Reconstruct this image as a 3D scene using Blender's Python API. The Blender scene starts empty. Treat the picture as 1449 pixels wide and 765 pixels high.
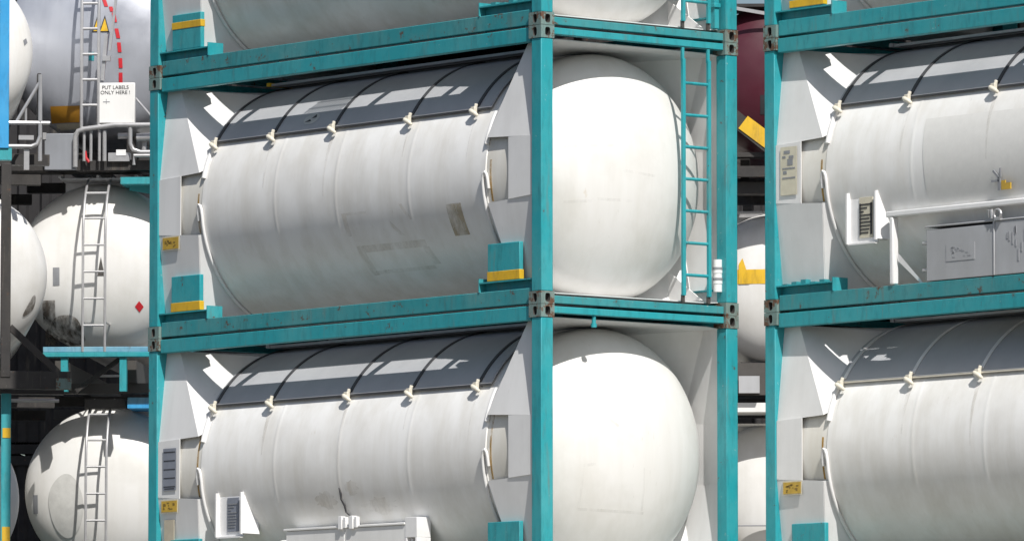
import bpy, bmesh, math, random
from mathutils import Matrix, Vector
random.seed(7)
R_ = math.radians
SC = bpy.context.scene
COL = SC.collection

# ------------------------------------------------------------------ camera
cam_d = bpy.data.cameras.new('camera')
cam = bpy.data.objects.new('camera', cam_d)
COL.objects.link(cam)
cam_d.sensor_width = 36.0
cam_d.lens = 36.0 * 9949.13 / 1449.0
cam_d.clip_start = 1.0
cam_d.clip_end = 5000.0
cam.location = (49.612, -41.567, -4.991)
cam.rotation_euler = (R_(90 + 4.677), 0, R_(50.28))
SC.camera = cam

# ------------------------------------------------------------------ light
SUN = Vector((0.80, -0.285, 1.0)).normalized()
elev = math.asin(SUN.z)
world = bpy.data.worlds.new('World')
SC.world = world
world.use_nodes = True
wn = world.node_tree.nodes
bg = wn['Background']
sky = wn.new('ShaderNodeTexSky')
sky.sky_type = 'NISHITA'
sky.sun_disc = False
sky.sun_elevation = elev
sky.sun_rotation = math.atan2(SUN.x, SUN.y)
sky.air_density = 1.0
sky.dust_density = 2.0
world.node_tree.links.new(sky.outputs[0], bg.inputs[0])
bg.inputs[1].default_value = 0.078
sun_d = bpy.data.lights.new('sun', 'SUN')
sun_d.energy = 5.0
sun_d.angle = R_(0.5)
sun_d.color = (1.0, 0.965, 0.91)
sun = bpy.data.objects.new('sun', sun_d)
sun.rotation_euler = SUN.to_track_quat('Z', 'Y').to_euler()
sun.location = (20, -10, 30)
COL.objects.link(sun)
SC.view_settings.view_transform = 'Standard'
SC.view_settings.look = 'None'
SC.view_settings.gamma = 1.0
SC.view_settings.exposure = 0.08

# ------------------------------------------------------------------ materials
class NT:
    def __init__(s, name):
        s.m = bpy.data.materials.new(name)
        s.m.use_nodes = True
        s.t = s.m.node_tree
        s.p = s.t.nodes['Principled BSDF']
        g = s.t.nodes.new('ShaderNodeNewGeometry')
        s.pos = g.outputs['Position']
    def link(s, a, b): s.t.links.new(a, b)
    def noise(s, scale, detail=4.0, rough=0.55, stretch=None, off=0.0):
        n = s.t.nodes.new('ShaderNodeTexNoise')
        mp = s.t.nodes.new('ShaderNodeMapping')
        mp.inputs['Scale'].default_value = stretch or (1, 1, 1)
        mp.inputs['Location'].default_value = (off, off * 1.7, off * .6)
        s.link(s.pos, mp.inputs[0])
        s.link(mp.outputs[0], n.inputs['Vector'])
        n.inputs['Scale'].default_value = scale
        n.inputs['Detail'].default_value = detail
        n.inputs['Roughness'].default_value = rough
        return n.outputs['Fac']
    def ramp(s, fac, lo, hi, a=0.0, b=1.0):
        r = s.t.nodes.new('ShaderNodeMapRange')
        r.inputs['From Min'].default_value = lo
        r.inputs['From Max'].default_value = hi
        r.inputs['To Min'].default_value = a
        r.inputs['To Max'].default_value = b
        s.link(fac, r.inputs['Value'])
        return r.outputs[0]
    def mul(s, a, b):
        r = s.t.nodes.new('ShaderNodeMath'); r.operation = 'MULTIPLY'
        s.link(a, r.inputs[0])
        if isinstance(b, float): r.inputs[1].default_value = b
        else: s.link(b, r.inputs[1])
        return r.outputs[0]
    def mix(s, fac, a, b):
        x = s.t.nodes.new('ShaderNodeMix'); x.data_type = 'RGBA'
        s.link(fac, x.inputs[0])
        for v, i in ((a, 6), (b, 7)):
            if isinstance(v, tuple): x.inputs[i].default_value = (*v, 1)
            else: s.link(v, x.inputs[i])
        return x.outputs[2]
    def bump(s, fac, strength, dist):
        b = s.t.nodes.new('ShaderNodeBump')
        b.inputs['Strength'].default_value = strength
        b.inputs['Distance'].default_value = dist
        s.link(fac, b.inputs['Height'])
        s.link(b.outputs[0], s.p.inputs['Normal'])
    def done(s, col, rough=0.5, metal=0.0, spec=0.5):
        if isinstance(col, tuple): s.p.inputs['Base Color'].default_value = (*col, 1)
        else: s.link(col, s.p.inputs['Base Color'])
        if isinstance(rough, float): s.p.inputs['Roughness'].default_value = rough
        else: s.link(rough, s.p.inputs['Roughness'])
        s.p.inputs['Metallic'].default_value = metal
        s.p.inputs['Specular IOR Level'].default_value = spec
        return s.m

def white_tank(name, col, dirt, streak=0.5, blot=0.35, rough=0.38, grime=(0.30, 0.27, 0.22), metal=0.0):
    n = NT(name)
    st = n.ramp(n.noise(5.0, 5.0, .6, (1, 1, .13)), .42, .78, 0, streak)
    c = n.mix(st, col, dirt)
    bl = n.ramp(n.noise(1.3, 5.0, .6, off=3), .46, .74, 0, blot)
    c = n.mix(bl, c, tuple(x * .86 for x in dirt))
    fine = n.ramp(n.noise(26.0, 4.0, .6, (1, 1, .22), off=11), .66, .80, 0, .45)
    c = n.mix(n.mul(fine, n.ramp(n.noise(1.7, 2.0, off=8), .5, .66)), c, grime)
    rs = n.ramp(n.noise(3.1, 6.0, .7, (1, 1, .45), off=5), .70, .80, 0, .55)
    c = n.mix(rs, c, (.45, .34, .19))
    n.bump(n.noise(1.6, 2.0, .4, (1, 1, .7)), .22, .035)
    return n.done(c, n.ramp(n.noise(4.0, 3.0, off=2), .3, .7, rough - .07, rough + .12), metal)

def painted(name, col, fade, rust=.68, rough=0.42, chip=None, metal=0.0, rustcol=(.105, .045, .022)):
    n = NT(name)
    f = n.ramp(n.noise(1.9, 6.0, .68, off=1), .40, .68, 0, .75)
    c = n.mix(f, col, fade)
    sc = n.ramp(n.noise(14.0, 6.0, .7, (1, 1, .22), off=4), .50, .72, 0, .65)
    c = n.mix(sc, c, tuple(x * .5 + .01 for x in col))
    dr = n.ramp(n.noise(9.0, 6.0, .7, (1, 1, .12), off=13), .58, .74, 0, .55)
    c = n.mix(dr, c, (.16, .14, .11))
    if chip:
        ch = n.ramp(n.noise(21.0, 6.0, .75, off=9), .635, .68, 0, .75)
        c = n.mix(n.mul(ch, n.ramp(n.noise(2.6, 2.0, off=21), .44, .56)), c, chip)
    r = n.ramp(n.noise(7.5, 9.0, .76, off=6), rust, rust + .04, 0, .95)
    c = n.mix(r, c, rustcol)
    n.bump(n.noise(22.0, 5.0, .65), .25, .006)
    return n.done(c, n.ramp(n.noise(6.0, 3.0, off=2), .3, .7, rough - .06, rough + .2), metal)

def plain(name, col, rough=0.5, metal=0.0, var=0.25):
    n = NT(name)
    f = n.ramp(n.noise(11.0, 5.0, .65, off=2), .35, .75, 0, var * 2)
    c = n.mix(f, col, tuple(x * .62 for x in col))
    return n.done(c, rough, metal)

M = {}
M['tank'] = white_tank('white_tank_paint', (.84, .838, .825), (.63, .605, .55), .62, .42)
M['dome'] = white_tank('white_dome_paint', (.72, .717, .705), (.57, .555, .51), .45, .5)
M['collar'] = white_tank('white_collar_paint', (.74, .74, .74), (.58, .575, .56), .45, .35)
M['inner'] = white_tank('cream_shell_paint', (.74, .725, .68), (.56, .52, .43), .6, .45)
M['shade'] = white_tank('grey_sunshade_sheet', (.43, .44, .46), (.36, .37, .39), .5, .4, .48, (.3, .27, .22), .0)
M['strap'] = plain('black_strap_rubber', (.06, .062, .068), .6)
M['strap_light'] = plain('light_strap_metal', (.78, .78, .78), .4)
M['clamp'] = plain('ivory_clamp_paint', (.72, .68, .58), .45)
M['teal'] = painted('teal_frame_paint', (.018, .30, .345), (.06, .335, .365), .635, .42, (.30, .45, .44))
M['teal_worn'] = painted('worn_teal_paint', (.025, .25, .28), (.09, .275, .285), .59, .5, (.34, .40, .37))
M['casting'] = painted('weathered_casting_steel', (.15, .24, .23), (.19, .20, .17), .52, .6, (.26, .28, .25))
M['yellow'] = painted('yellow_paint', (.72, .44, .015), (.55, .34, .03), .64, .45, (.25, .18, .05))
M['white'] = plain('white_enamel', (.80, .80, .80), .35, 0, .12)
M['white_dirty'] = white_tank('scuffed_white_enamel', (.77, .77, .76), (.60, .60, .58), .5, .3)
M['grey_box'] = white_tank('grey_cabinet_sheet', (.42, .43, .45), (.33, .335, .34), .6, .5, .45)
M['blue_grey_box'] = white_tank('blue_grey_cabinet_sheet', (.25, .265, .295), (.19, .2, .215), .6, .5, .45)
M['ghost'] = plain('yellowed_patch', (.50, .45, .35), .5)
M['pale_grey'] = plain('pale_grey_patch', (.58, .58, .56), .5)
M['panel'] = plain('dull_repaint', (.735, .73, .705), .42, 0, .1)
M['ink'] = plain('black_ink', (.03, .03, .035), .6)
M['ink_grey'] = plain('faded_ink', (.25, .26, .28), .6)
M['placard'] = plain('slate_placard', (.23, .25, .30), .45)
M['placard_cream'] = plain('cream_placard', (.62, .58, .46), .5)
M['sticker'] = plain('ochre_sticker', (.55, .36, .05), .5, 0, .4)
M['brown_print'] = plain('brown_print', (.22, .14, .03), .6)
M['grey_dim'] = plain('dim_grey_print', (.33, .34, .36), .6)
M['red'] = plain('red_film', (.55, .02, .03), .45)
M['galv'] = plain('galvanised_tube', (.50, .50, .51), .38, .5)
M['dark'] = painted('black_frame_paint', (.028, .026, .026), (.05, .045, .04), .62, .5, (.16, .15, .14))
M['blue'] = painted('blue_post_paint', (.03, .30, .62), (.06, .36, .66), .72, .45)
M['blue_worn'] = painted('worn_blue_paint', (.10, .30, .45), (.25, .42, .48), .64, .5, (.4, .5, .5))
M['steel_tank'] = white_tank('grey_steel_shell', (.45, .47, .52), (.34, .355, .40), .6, .5, .36, (.2, .2, .2), .4)
M['maroon'] = white_tank('maroon_shell', (.075, .013, .024), (.055, .011, .018), .5, .5, .4, (.04, .015, .015))
M['orange'] = plain('amber_placard', (.42, .20, .015), .5)
M['rust_stain'] = None
M['belly'] = plain('dark_steel', (.07, .065, .06), .6)  # dark steel; in the casting pockets its darkness stands in for shade
M['backdrop_dark'] = painted('dark_backdrop_paint', (.014, .013, .015), (.022, .02, .02), .62, .6)  # near-black, so gaps in front of the added stacks read as deep shade
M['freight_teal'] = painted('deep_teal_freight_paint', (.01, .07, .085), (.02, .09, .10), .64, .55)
def stain_mat(name, col, lo, hi, top):
    n = NT(name)
    a = n.ramp(n.noise(7.0, 6.0, .7, (1, 1, .3), off=7), lo, hi, 0, top)
    n.link(a, n.p.inputs['Alpha'])
    return n.done(col, .7)
M['ghost_film'] = stain_mat('glue_film', (.46, .38, .26), .40, .74, .30)
M['scuff_film'] = stain_mat('scuff_film', (.42, .40, .36), .40, .74, .17)
M['run_film'] = stain_mat('run_film', (.38, .32, .24), .36, .68, .24)
M['rust_stain'] = stain_mat('rust_run', (.45, .27, .06), .36, .60, .85)
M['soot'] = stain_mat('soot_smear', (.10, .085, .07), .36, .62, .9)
n_ = NT('concrete_yard')
c_ = n_.mix(n_.ramp(n_.noise(.6, 8.0, .65), .35, .7), (.28, .262, .225), (.22, .205, .175))
M['concrete'] = n_.done(c_, .85)
n_ = NT('asphalt_yard')
c_ = n_.mix(n_.ramp(n_.noise(.4, 8.0, .65), .35, .7), (.07, .068, .064), (.05, .05, .05))
M['asphalt'] = n_.done(c_, .9)

# ------------------------------------------------------------------ mesh helper
class MB:
    def __init__(s): s.v = []; s.f = []; s.sm = []; s.mi = []
    def add(s, vs, fs, smooth=False, mi=0):
        o = len(s.v); s.v += [tuple(v) for v in vs]
        for f in fs: s.f.append([i + o for i in f]); s.sm.append(smooth); s.mi.append(mi)
        return s
    def box(s, x0, x1, y0, y1, z0, z1, mi=0):
        vs = [(x, y, z) for x in (x0, x1) for y in (y0, y1) for z in (z0, z1)]
        return s.add(vs, [(0, 1, 3, 2), (4, 6, 7, 5), (0, 4, 5, 1), (2, 3, 7, 6), (0, 2, 6, 4), (1, 5, 7, 3)], mi=mi)
    def bar(s, a, b, w, h, up=(0, 0, 1), mi=0):
        a = Vector(a); b = Vector(b); d = (b - a).normalized(); up = Vector(up)
        if abs(d.dot(up)) > .98: up = Vector((1, 0, 0))
        sx = d.cross(up).normalized(); sz = sx.cross(d).normalized()
        vs = [p + sx * (i * w / 2) + sz * (j * h / 2) for p in (a, b) for i in (-1, 1) for j in (-1, 1)]
        return s.add(vs, [(0, 2, 3, 1), (4, 5, 7, 6), (0, 1, 5, 4), (2, 6, 7, 3), (0, 4, 6, 2), (1, 3, 7, 5)], mi=mi)
    def tube(s, pts, r, n=10, cap=True, mi=0):
        pts = [Vector(p) for p in pts]; rings = []
        ref = None
        for i, p in enumerate(pts):
            d = (pts[min(i + 1, len(pts) - 1)] - pts[max(i - 1, 0)]).normalized()
            if ref is None:
                ref = Vector((0, 0, 1)) if abs(d.z) < .9 else Vector((1, 0, 0))
            u = (ref - d * ref.dot(d)).normalized(); w = d.cross(u); ref = u
            rr = r[i] if isinstance(r, (list, tuple)) else r
            rings.append([p + (u * math.cos(2 * math.pi * k / n) + w * math.sin(2 * math.pi * k / n)) * rr for k in range(n)])
        vs = [v for g in rings for v in g]; fs = []
        for i in range(len(pts) - 1):
            for k in range(n):
                a = i * n + k; b = i * n + (k + 1) % n
                fs.append((a, b, b + n, a + n))
        s.add(vs, fs, True, mi)
        if cap:
            o = len(s.v) - len(vs)
            s.f.append([o + k for k in range(n)][::-1]); s.sm.append(False); s.mi.append(mi)
            s.f.append([o + (len(pts) - 1) * n + k for k in range(n)]); s.sm.append(False); s.mi.append(mi)
        return s
    def revolve(s, prof, yc, zc, n=96, mi=0):      # profile of (x, r) about an axis parallel to X
        vs = []; fs = []
        for x, r in prof:
            for k in range(n):
                a = 2 * math.pi * k / n
                vs.append((x, yc - r * math.cos(a), zc + r * math.sin(a)))
        for i in range(len(prof) - 1):
            for k in range(n):
                a = i * n + k; b = i * n + (k + 1) % n
                fs.append((a, a + n, b + n, b))
        return s.add(vs, fs, True, mi)
    def sheet(s, x0, x1, f0, f1, Ri, Ro, yc, zc, n=None, mi=0):   # curved sheet on a cylinder, angles in degrees above the front horizontal
        n = n or max(2, int(abs(f1 - f0) / 3))
        vs = []
        for k in range(n + 1):
            a = R_(f0 + (f1 - f0) * k / n)
            for r in (Ri, Ro):
                for x in (x0, x1):
                    vs.append((x, yc - r * math.cos(a), zc + r * math.sin(a)))
        fs = []
        for k in range(n):
            i = k * 4; j = i + 4
            fs.append((i + 2, i + 3, j + 3, j + 2)); fs.append((i, j, j + 1, i + 1))
            fs.append((i, i + 2, j + 2, j)); fs.append((i + 1, j + 1, j + 3, i + 3))
        fs.append((0, 1, 3, 2)); m = n * 4; fs.append((m, m + 2, m + 3, m + 1))
        return s.add(vs, fs, False, mi)
    def holed(s, o, u, v, nrm, w, h, hw, hh, depth, mi=0, mj=1):   # plate w x h with a slotted hole and a pocket behind it
        o = Vector(o); u = Vector(u); v = Vector(v); nrm = Vector(nrm); N = 20
        outer = []; inner = []; back = []
        for k in range(N):
            a = 2 * math.pi * (k + .5) / N; c, q = math.cos(a), math.sin(a)
            t = 1 / max(abs(c), abs(q)); outer.append(o + u * (c * t * w / 2) + v * (q * t * h / 2))
            e = lambda z: math.copysign(abs(z) ** .6, z)
            p = o + u * (e(c) * hw / 2) + v * (e(q) * hh / 2)
            inner.append(p); back.append(p - nrm * depth)
        # true corners
        for k in range(N):
            pass
        vs = outer + inner + back; fs = []
        for k in range(N):
            j = (k + 1) % N
            fs.append((k, j, N + j, N + k))
        s.add(vs[:2 * N], fs, False, mi)
        s.add(inner + back, [(k, (k + 1) % N, N + (k + 1) % N, N + k) for k in range(N)] + [[N + k for k in range(N)]], False, mj)
        return s
    def build(s, name, mats, parent=None, off=(0, 0, 0), bevel=0.0, solid=0.0):
        me = bpy.data.meshes.new(name)
        me.from_pydata([(a - off[0], b - off[1], c - off[2]) for a, b, c in s.v], [], s.f)
        for p, sm, mi in zip(me.polygons, s.sm, s.mi): p.use_smooth = sm; p.material_index = mi
        for m in (mats if isinstance(mats, (list, tuple)) else [mats]): me.materials.append(m)
        bm = bmesh.new(); bm.from_mesh(me)
        if not solid: bmesh.ops.recalc_face_normals(bm, faces=bm.faces)
        bm.to_mesh(me); bm.free(); me.set_sharp_from_angle(angle=R_(38)); me.update()
        ob = bpy.data.objects.new(name, me); COL.objects.link(ob)
        if parent: ob.parent = parent
        if bevel:
            b = ob.modifiers.new('bevel', 'BEVEL'); b.width = bevel; b.segments = 2; b.limit_method = 'ANGLE'
        if solid:
            b = ob.modifiers.new('solid', 'SOLIDIFY'); b.thickness = solid; b.offset = -1
            b = ob.modifiers.new('crisp', 'EDGE_SPLIT'); b.split_angle = R_(30)
        return ob

def thing(name, label, cat, loc, rz=0.0, group=None):
    o = bpy.data.objects.new(name, None); COL.objects.link(o)
    o.location = loc; o.rotation_euler = (0, 0, rz); o['label'] = label; o['category'] = cat
    o.empty_display_size = .3
    if group: o['group'] = group
    return o
def struct(o): o['kind'] = 'structure'; return o
def lab(o, text): o['label'] = text; return o

def text_mb(body, size, origin, u, v, nrm, depth=.002, align='CENTER'):
    cu = bpy.data.curves.new('lettering', 'FONT'); cu.body = body; cu.size = size; cu.align_x = align; cu.extrude = depth
    ob = bpy.data.objects.new('lettering', cu)
    me = bpy.data.meshes.new_from_object(ob)
    mb = MB(); o = Vector(origin); u = Vector(u); v = Vector(v); nrm = Vector(nrm)
    mb.add([o + u * p.co.x + v * p.co.y + nrm * p.co.z for p in me.vertices], [list(p.vertices) for p in me.polygons])
    bpy.data.objects.remove(ob); bpy.data.curves.remove(cu); bpy.data.meshes.remove(me)
    return mb

# ------------------------------------------------------------------ setting
b = MB(); b.box(-1500, 1500, -1500, 1500, -7.1, -6.6); struct(b.build('ground', M['asphalt']))
# raised stacking yard; its edge lies in front of the stacks, below the picture
b = MB(); b.box(-300, 300, -3.2, 300, -6.596, -2.600); struct(b.build('stacking_yard', M['concrete']))

# ------------------------------------------------------------------ framed tank container
L, W, H = 6.058, 2.438, 2.591
YC, ZC, RT, RD = 1.219, 1.27, 1.192, 1.180
XR = .83                       # cladding begins this far from each end
HD = .60
def dome_profile(R, x0, h, n=26, p=2.02):
    out = []
    for k in range(n + 1):
        r = R * math.sin(math.pi / 2 * k / n)
        out.append((x0 - h * (max(0, 1 - (r / R) ** p)) ** (1 / p), max(r, .0005)))
    return out
def tank_container(label, loc, o):
    root = thing('tank_container', label, 'tank container', (loc[0] + L / 2, loc[1] + W / 2, loc[2]), 0, 'white tank containers in teal frames')
    off = (L / 2, W / 2, 0)
    def P(mb, name, mats, parent=root, **k): return mb.build(name, mats, parent, off, **k)
    mx = lambda x, e: x if e == 0 else L - x
    def xb(mb, x0, x1, e, *r, mi=0):
        a, c = mx(x0, e), mx(x1, e); return mb.box(min(a, c), max(a, c), *r, mi=mi)
    # corner castings and posts
    for e in (0, 1):
        for s in (0, 1):
            my = lambda y: y if s == 0 else W - y
            y0, y1 = sorted((my(0), my(.162)))
            for z0 in (0.002, H - .120):
                mb = MB(); cx = mx(.089, e); cz = z0 + .059
                x0, x1 = sorted((mx(0, e), mx(.178, e)))
                sy = -1 if s == 0 else 1; sx = -1 if e == 0 else 1
                mb.holed((cx, my(0), cz), (1, 0, 0), (0, 0, 1), (0, sy, 0), .178, .118, .056, .082, .05, 0, 1)
                mb.holed((mx(0, e), my(.081), cz), (0, 1, 0), (0, 0, 1), (sx, 0, 0), .162, .118, .062, .082, .05, 0, 1)
                # other faces
                xi, yi = mx(.178, e), my(.162)
                mb.add([(x0, yi, z0), (x1, yi, z0), (x1, yi, z0 + .118), (x0, yi, z0 + .118)], [(0, 1, 2, 3)])
                mb.add([(xi, y0, z0), (xi, y1, z0), (xi, y1, z0 + .118), (xi, y0, z0 + .118)], [(0, 1, 2, 3)])
                for zz in (z0, z0 + .118):
                    mb.add([(x0, y0, zz), (x1, y0, zz), (x1, y1, zz), (x0, y1, zz)], [(0, 1, 2, 3)])
                P(mb, 'corner_casting', [M['casting'], M['belly']])  # dark second slot puts the shade of the holes into colour
            mb = MB(); y0, y1 = sorted((my(.007), my(.150)))
            xb(mb, .006, .146, e, y0, y1, .121, H - .121)
            P(mb, 'corner_post', M['teal'], bevel=.007)
    for s in (0, 1):
        my = lambda y: y if s == 0 else W - y
        y0, y1 = sorted((my(.030), my(.125)))
        mb = MB(); mb.box(.180, L - .180, y0, y1, .013, .157); P(mb, 'bottom_side_rail', M[o.get('bottom', 'teal_worn')], bevel=.006)
        y0, y1 = sorted((my(.022), my(.105)))
        mb = MB(); mb.box(.180, L - .180, y0, y1, H - .145, H - .012); P(mb, 'top_side_rail', M['teal'], bevel=.006)
    for e in (0, 1):
        mb = MB(); xb(mb, .026, .115, e, .164, W - .164, .013, .084); P(mb, 'bottom_end_rail', M['teal_worn'], bevel=.005)
        mb = MB(); xb(mb, .026, .115, e, .164, W - .164, H - .076, H - .014); P(mb, 'top_end_rail', M['teal'], bevel=.005)
    # corner ledges and gusset blocks on the bottom side rails
    for s in (0, 1):
        my = lambda y: y if s == 0 else W - y
        for e in (0, 1):
            k = 'LR'[e]
            mb = MB()
            y0, y1 = sorted((my(.022), my(.22))); xb(mb, .150, .925, e, y0, y1, .236, .248)
            y0, y1 = sorted((my(.100), my(.112))); xb(mb, .150, .925, e, y0, y1, .158, .235)
            y0, y1 = sorted((my(.022), my(.21))); xb(mb, .927, .938, e, y0, y1, .158, .285)
            lg = P(mb, 'corner_ledge', M['teal'])
            if s == 0 and o.get('noblock' + k):
                mb = MB()
                for i in range(5): xb(mb, .2 + i * .13, .27 + i * .13, e, .05, .12, .249, .262 + .014 * (i % 3))
                lab(P(mb, 'weld_stub', M['teal_worn'], lg), 'broken weld stubs where a block has been cut off'); continue
            y0, y1 = sorted((my(.028), my(.075)))
            mb = MB(); xb(mb, .345, .810, e, y0, y1, .250, .600)
            g = P(mb, 'gusset_block', M['teal'], bevel=.006)
            ya, yb = o.get('ystripe', (.250, .340)) if s == 0 else (.25, .34)
            mb = MB(); y0, y1 = sorted((my(.024), my(.079))); xb(mb, .340, .815, e, y0, y1, ya, yb)
            P(mb, 'yellow_band', M['yellow'], g, bevel=.004)
    # tank: clad barrel between two inner rings with dished ends
    prof = [(XR + .004, RD), (XR + .005, RT - .008), (XR + .012, RT), (XR + .05, RT)]
    for sx in o.get('seams', (2.0, 2.95, 4.06)):
        prof += [(sx - .06, RT), (sx - .032, RT), (sx - .022, RT + .0004), (sx - .010, RT + .0018), (sx + .010, RT + .0018), (sx + .022, RT + .0004), (sx + .032, RT), (sx + .06, RT)]
    prof += [(L - XR - .05, RT), (L - XR - .012, RT), (L - XR - .005, RT - .008), (L - XR - .004, RD)]
    mb = MB(); mb.revolve(prof, YC, ZC, 144); shell = P(mb, 'tank_shell', M['tank'])
    for e in (0, 1):
        mb = MB(); mb.revolve([(mx(x, e), r) for x, r in dome_profile(RD, .650, HD)] + [(mx(XR + .02, e), RD)], YC, ZC, 144)
        de = P(mb, 'dished_end', M['dome'])
        if e == 1:
            pf = dome_profile(RD, .650, HD)
            def dx(y, z):
                r = math.hypot(y - YC, z - ZC); r = min(r, RD * .999)
                return L - (.650 - HD * (max(0, 1 - (r / RD) ** 2.02)) ** (1 / 2.02)) + .003
            for (ya, za, yb, zb) in o.get('scuffs', ()):
                mb = MB(); vs = []; n = 14; dyz = Vector((yb - ya, zb - za)); pn = Vector((-dyz.y, dyz.x)).normalized() * .013
                for k in range(n + 1):
                    y = ya + (yb - ya) * k / n; z = za + (zb - za) * k / n
                    for q in (-1, 1): vs.append((dx(y + pn.x * q, z + pn.y * q), y + pn.x * q, z + pn.y * q))
                mb.add(vs, [(2 * k, 2 * k + 1, 2 * k + 3, 2 * k + 2) for k in range(n)], True)
                P(mb, 'scuff_line', M['scuff_film'], de)
        # inner ring seen through the collar windows, with rust runs
        for sgn in (0,):
            mb = MB(); mb.sheet(*sorted((mx(.45, e), mx(XR + .002, e))), -14.5, 18.5, RD - .01, RD + .004, YC, ZC, 24)
            rg = P(mb, 'ring_band', M['inner'])
            mb = MB(); mb.sheet(*sorted((mx(.762, e), mx(.786, e))), -13, o.get('rust', 6), RD + .0045, RD + .006, YC, ZC, 10)
            P(mb, 'rust_streak', M['rust_stain'], rg)
    # end collars joining the barrel to the corner posts and end rails
    for e in (0, 1):
        def grid(cols, mb):
            for (r0, f0, q0), (r1, f1, q1) in zip(cols[:-1], cols[1:]):
                pass
            A = [c[0] for c in cols]; F = [c[1] for c in cols]; Q = [c[2] for c in cols]; m = len(cols)
            mb.add(A + F, [(i, i + 1, m + i + 1, m + i) for i in range(m - 1)], False)
            mb.add(F + Q, [(i, i + 1, m + i + 1, m + i) for i in range(m - 1)], True)
        def ring(a, r=RT + .006):
            a = R_(a); return (mx(XR + .004, e), YC - r * math.cos(a), ZC + r * math.sin(a))
        for up in (1, -1):
            fr = []
            n = 96
            for i in range(n + 1):
                t = i / n
                if up > 0: a = 17.5 + 54.5 * t; zf = 1.60 + .865 * t; zo = 1.57 + .895 * t
                else: a = -13.5 - 58.5 * t; zf = .985 - .86 * t; zo = 1.025 - .90 * t
                fr.append((a, (mx(.80 - (.46 if up > 0 else (.10, .30)[e]) * t, e), .024 + .121 * t, zf), (mx(.13, e), .034 + .096 * t, zo)))
            top = []
            z = 2.465 if up > 0 else .125
            for i in range(1, 13):
                t = i / 13
                top.append(((72 + 36 * t) * up, (mx(.34 if up > 0 else (.70, .50)[e], e), .145 + t * (W - .29), z), (mx(.12, e), .13 + t * (W - .26), z + .012 * up)))
            bk = [((180 - a) if up > 0 else (-180 - a), (f[0], W - f[1], f[2]), (q[0], W - q[1], q[2])) for a, f, q in reversed(fr)]
            cols = [(ring(a), f, q) for a, f, q in fr + top + bk]
            mb = MB(); grid(cols, mb)
            P(mb, 'end_collar', M['collar'], solid=.008)
        for s in (0, 1):
            y0, y1 = (.022, .030) if s == 0 else (W - .030, W - .022)
            mb = MB(); X0, X1 = mx(.148, e), mx(.500, e)
            X1 = mx(.500 if s == 0 else .74, e); zq = (1.0235, 1.003, 1.586, 1.571) if s == 0 else (1.0235, .989, 1.597, 1.571)
            q = [(X0, zq[0]), (X1, zq[1]), (X1, zq[2]), (X0, zq[3])]
            mb.add([(x, y, z) for y in (y0, y1) for x, z in q], [(0, 1, 2, 3), (7, 6, 5, 4), (0, 4, 5, 1), (1, 5, 6, 2), (2, 6, 7, 3), (3, 7, 4, 0)])
            wp = P(mb, 'side_plate', M['collar'])
        # beads on the collar edge and the hooked drain pipes
        mb = MB()
        arc = lambda a, x, r: (mx(x, e), YC - r * math.cos(R_(a)), ZC + r * math.sin(R_(a)))
        mb.tube([arc(a, .845, RT + .012) for a in range(13, 31, 2)], .024, 10)
        P(mb, 'edge_bead', M['collar'])
        mb = MB()
        pts = [arc(-7, .795, RD + .02), arc(-3, .797, RD + .025), arc(-.8, .805, RT + .016), arc(.4, .822, RT + .022), arc(0, .842, RT + .022), arc(-2, .858, RT + .02)]
        pts += [arc(a, .862, RT + .017) for a in range(-5, -72, -4)]
        mb.tube(pts, .016, 10)
        P(mb, 'drain_pipe', M['collar'])
        # stiffening ribs inside the collar behind the dome
        for yy in (W - .34,):
            mb = MB(); z0, z1 = .14, .44
            mb.add([(mx(.14, e), yy, z0), (mx(.62, e), yy, z0), (mx(.62, e), yy, z1), (mx(.14, e), yy + .012, z0), (mx(.62, e), yy + .012, z0), (mx(.62, e), yy + .012, z1)],
                   [(0, 1, 2), (3, 5, 4), (0, 3, 4, 1), (1, 4, 5, 2), (0, 2, 5, 3)])
            P(mb, 'stiffener_rib', M['collar'])
    # sunshade over the barrel, its straps and toggles
    mb = MB(); mb.sheet(XR + .01, L - .935, 31.5, 148.5, RT + .022, RT + .034, YC, ZC, 60)
    for p in range(len(mb.sm)): mb.sm[p] = True
    sh = P(mb, 'sunshade', M['shade']); 
    me = sh.data
    mb = MB(); mb.box(XR + .01, L - .935, *(sorted((YC - (RT + .036) * math.cos(R_(31.2)), YC - (RT + .020) * math.cos(R_(31.2))))), ZC + (RT + .028) * math.sin(R_(31.2)) - .010, ZC + (RT + .028) * math.sin(R_(31.2)) + .003)
    P(mb, 'edge_trim', M['strap'] if not o.get('light') else M['clamp'], sh)
    for i, sx in enumerate(o['straps']):
        mb = MB(); mb.sheet(sx - .021, sx + .021, 32.5, 147.5, RT + .036, RT + .044, YC, ZC, 50)
        st = P(mb, 'strap', M['strap_light' if o.get('light') else 'strap'], sh)
        mb = MB(); a = R_(29.5 + (i * 7 % 3) * .4)
        yy = YC - (RT + .05) * math.cos(a); zz = ZC + (RT + .05) * math.sin(a)
        mb.box(sx - .042, sx + .012, yy - .018, yy + .02, zz - .022, zz + .035)
        mb.tube([(sx - .055, yy - .010, zz + .004), (sx - .02, yy - .022, zz - .012), (sx + .034, yy - .026, zz - .034), (sx + .052, yy - .008, zz - .056)], [.020, .024, .021, .015], 10)
        mb.tube([(sx - .008, yy + .01, zz + .016), (sx + .002, yy + .018, zz + .064)], .018, 10)
        run = MB(); rw = .012 + .008 * ((i * 3) % 4); patch(run, sx - rw, sx + rw, 28.5, 12 - 7 * (i % 3), d=.0055, slant=.008, taper=.8)
        P(run, 'dirt_run', M['run_film'], shell)
        P(mb, 'toggle_clamp', M['clamp'], st, bevel=.004)
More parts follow.
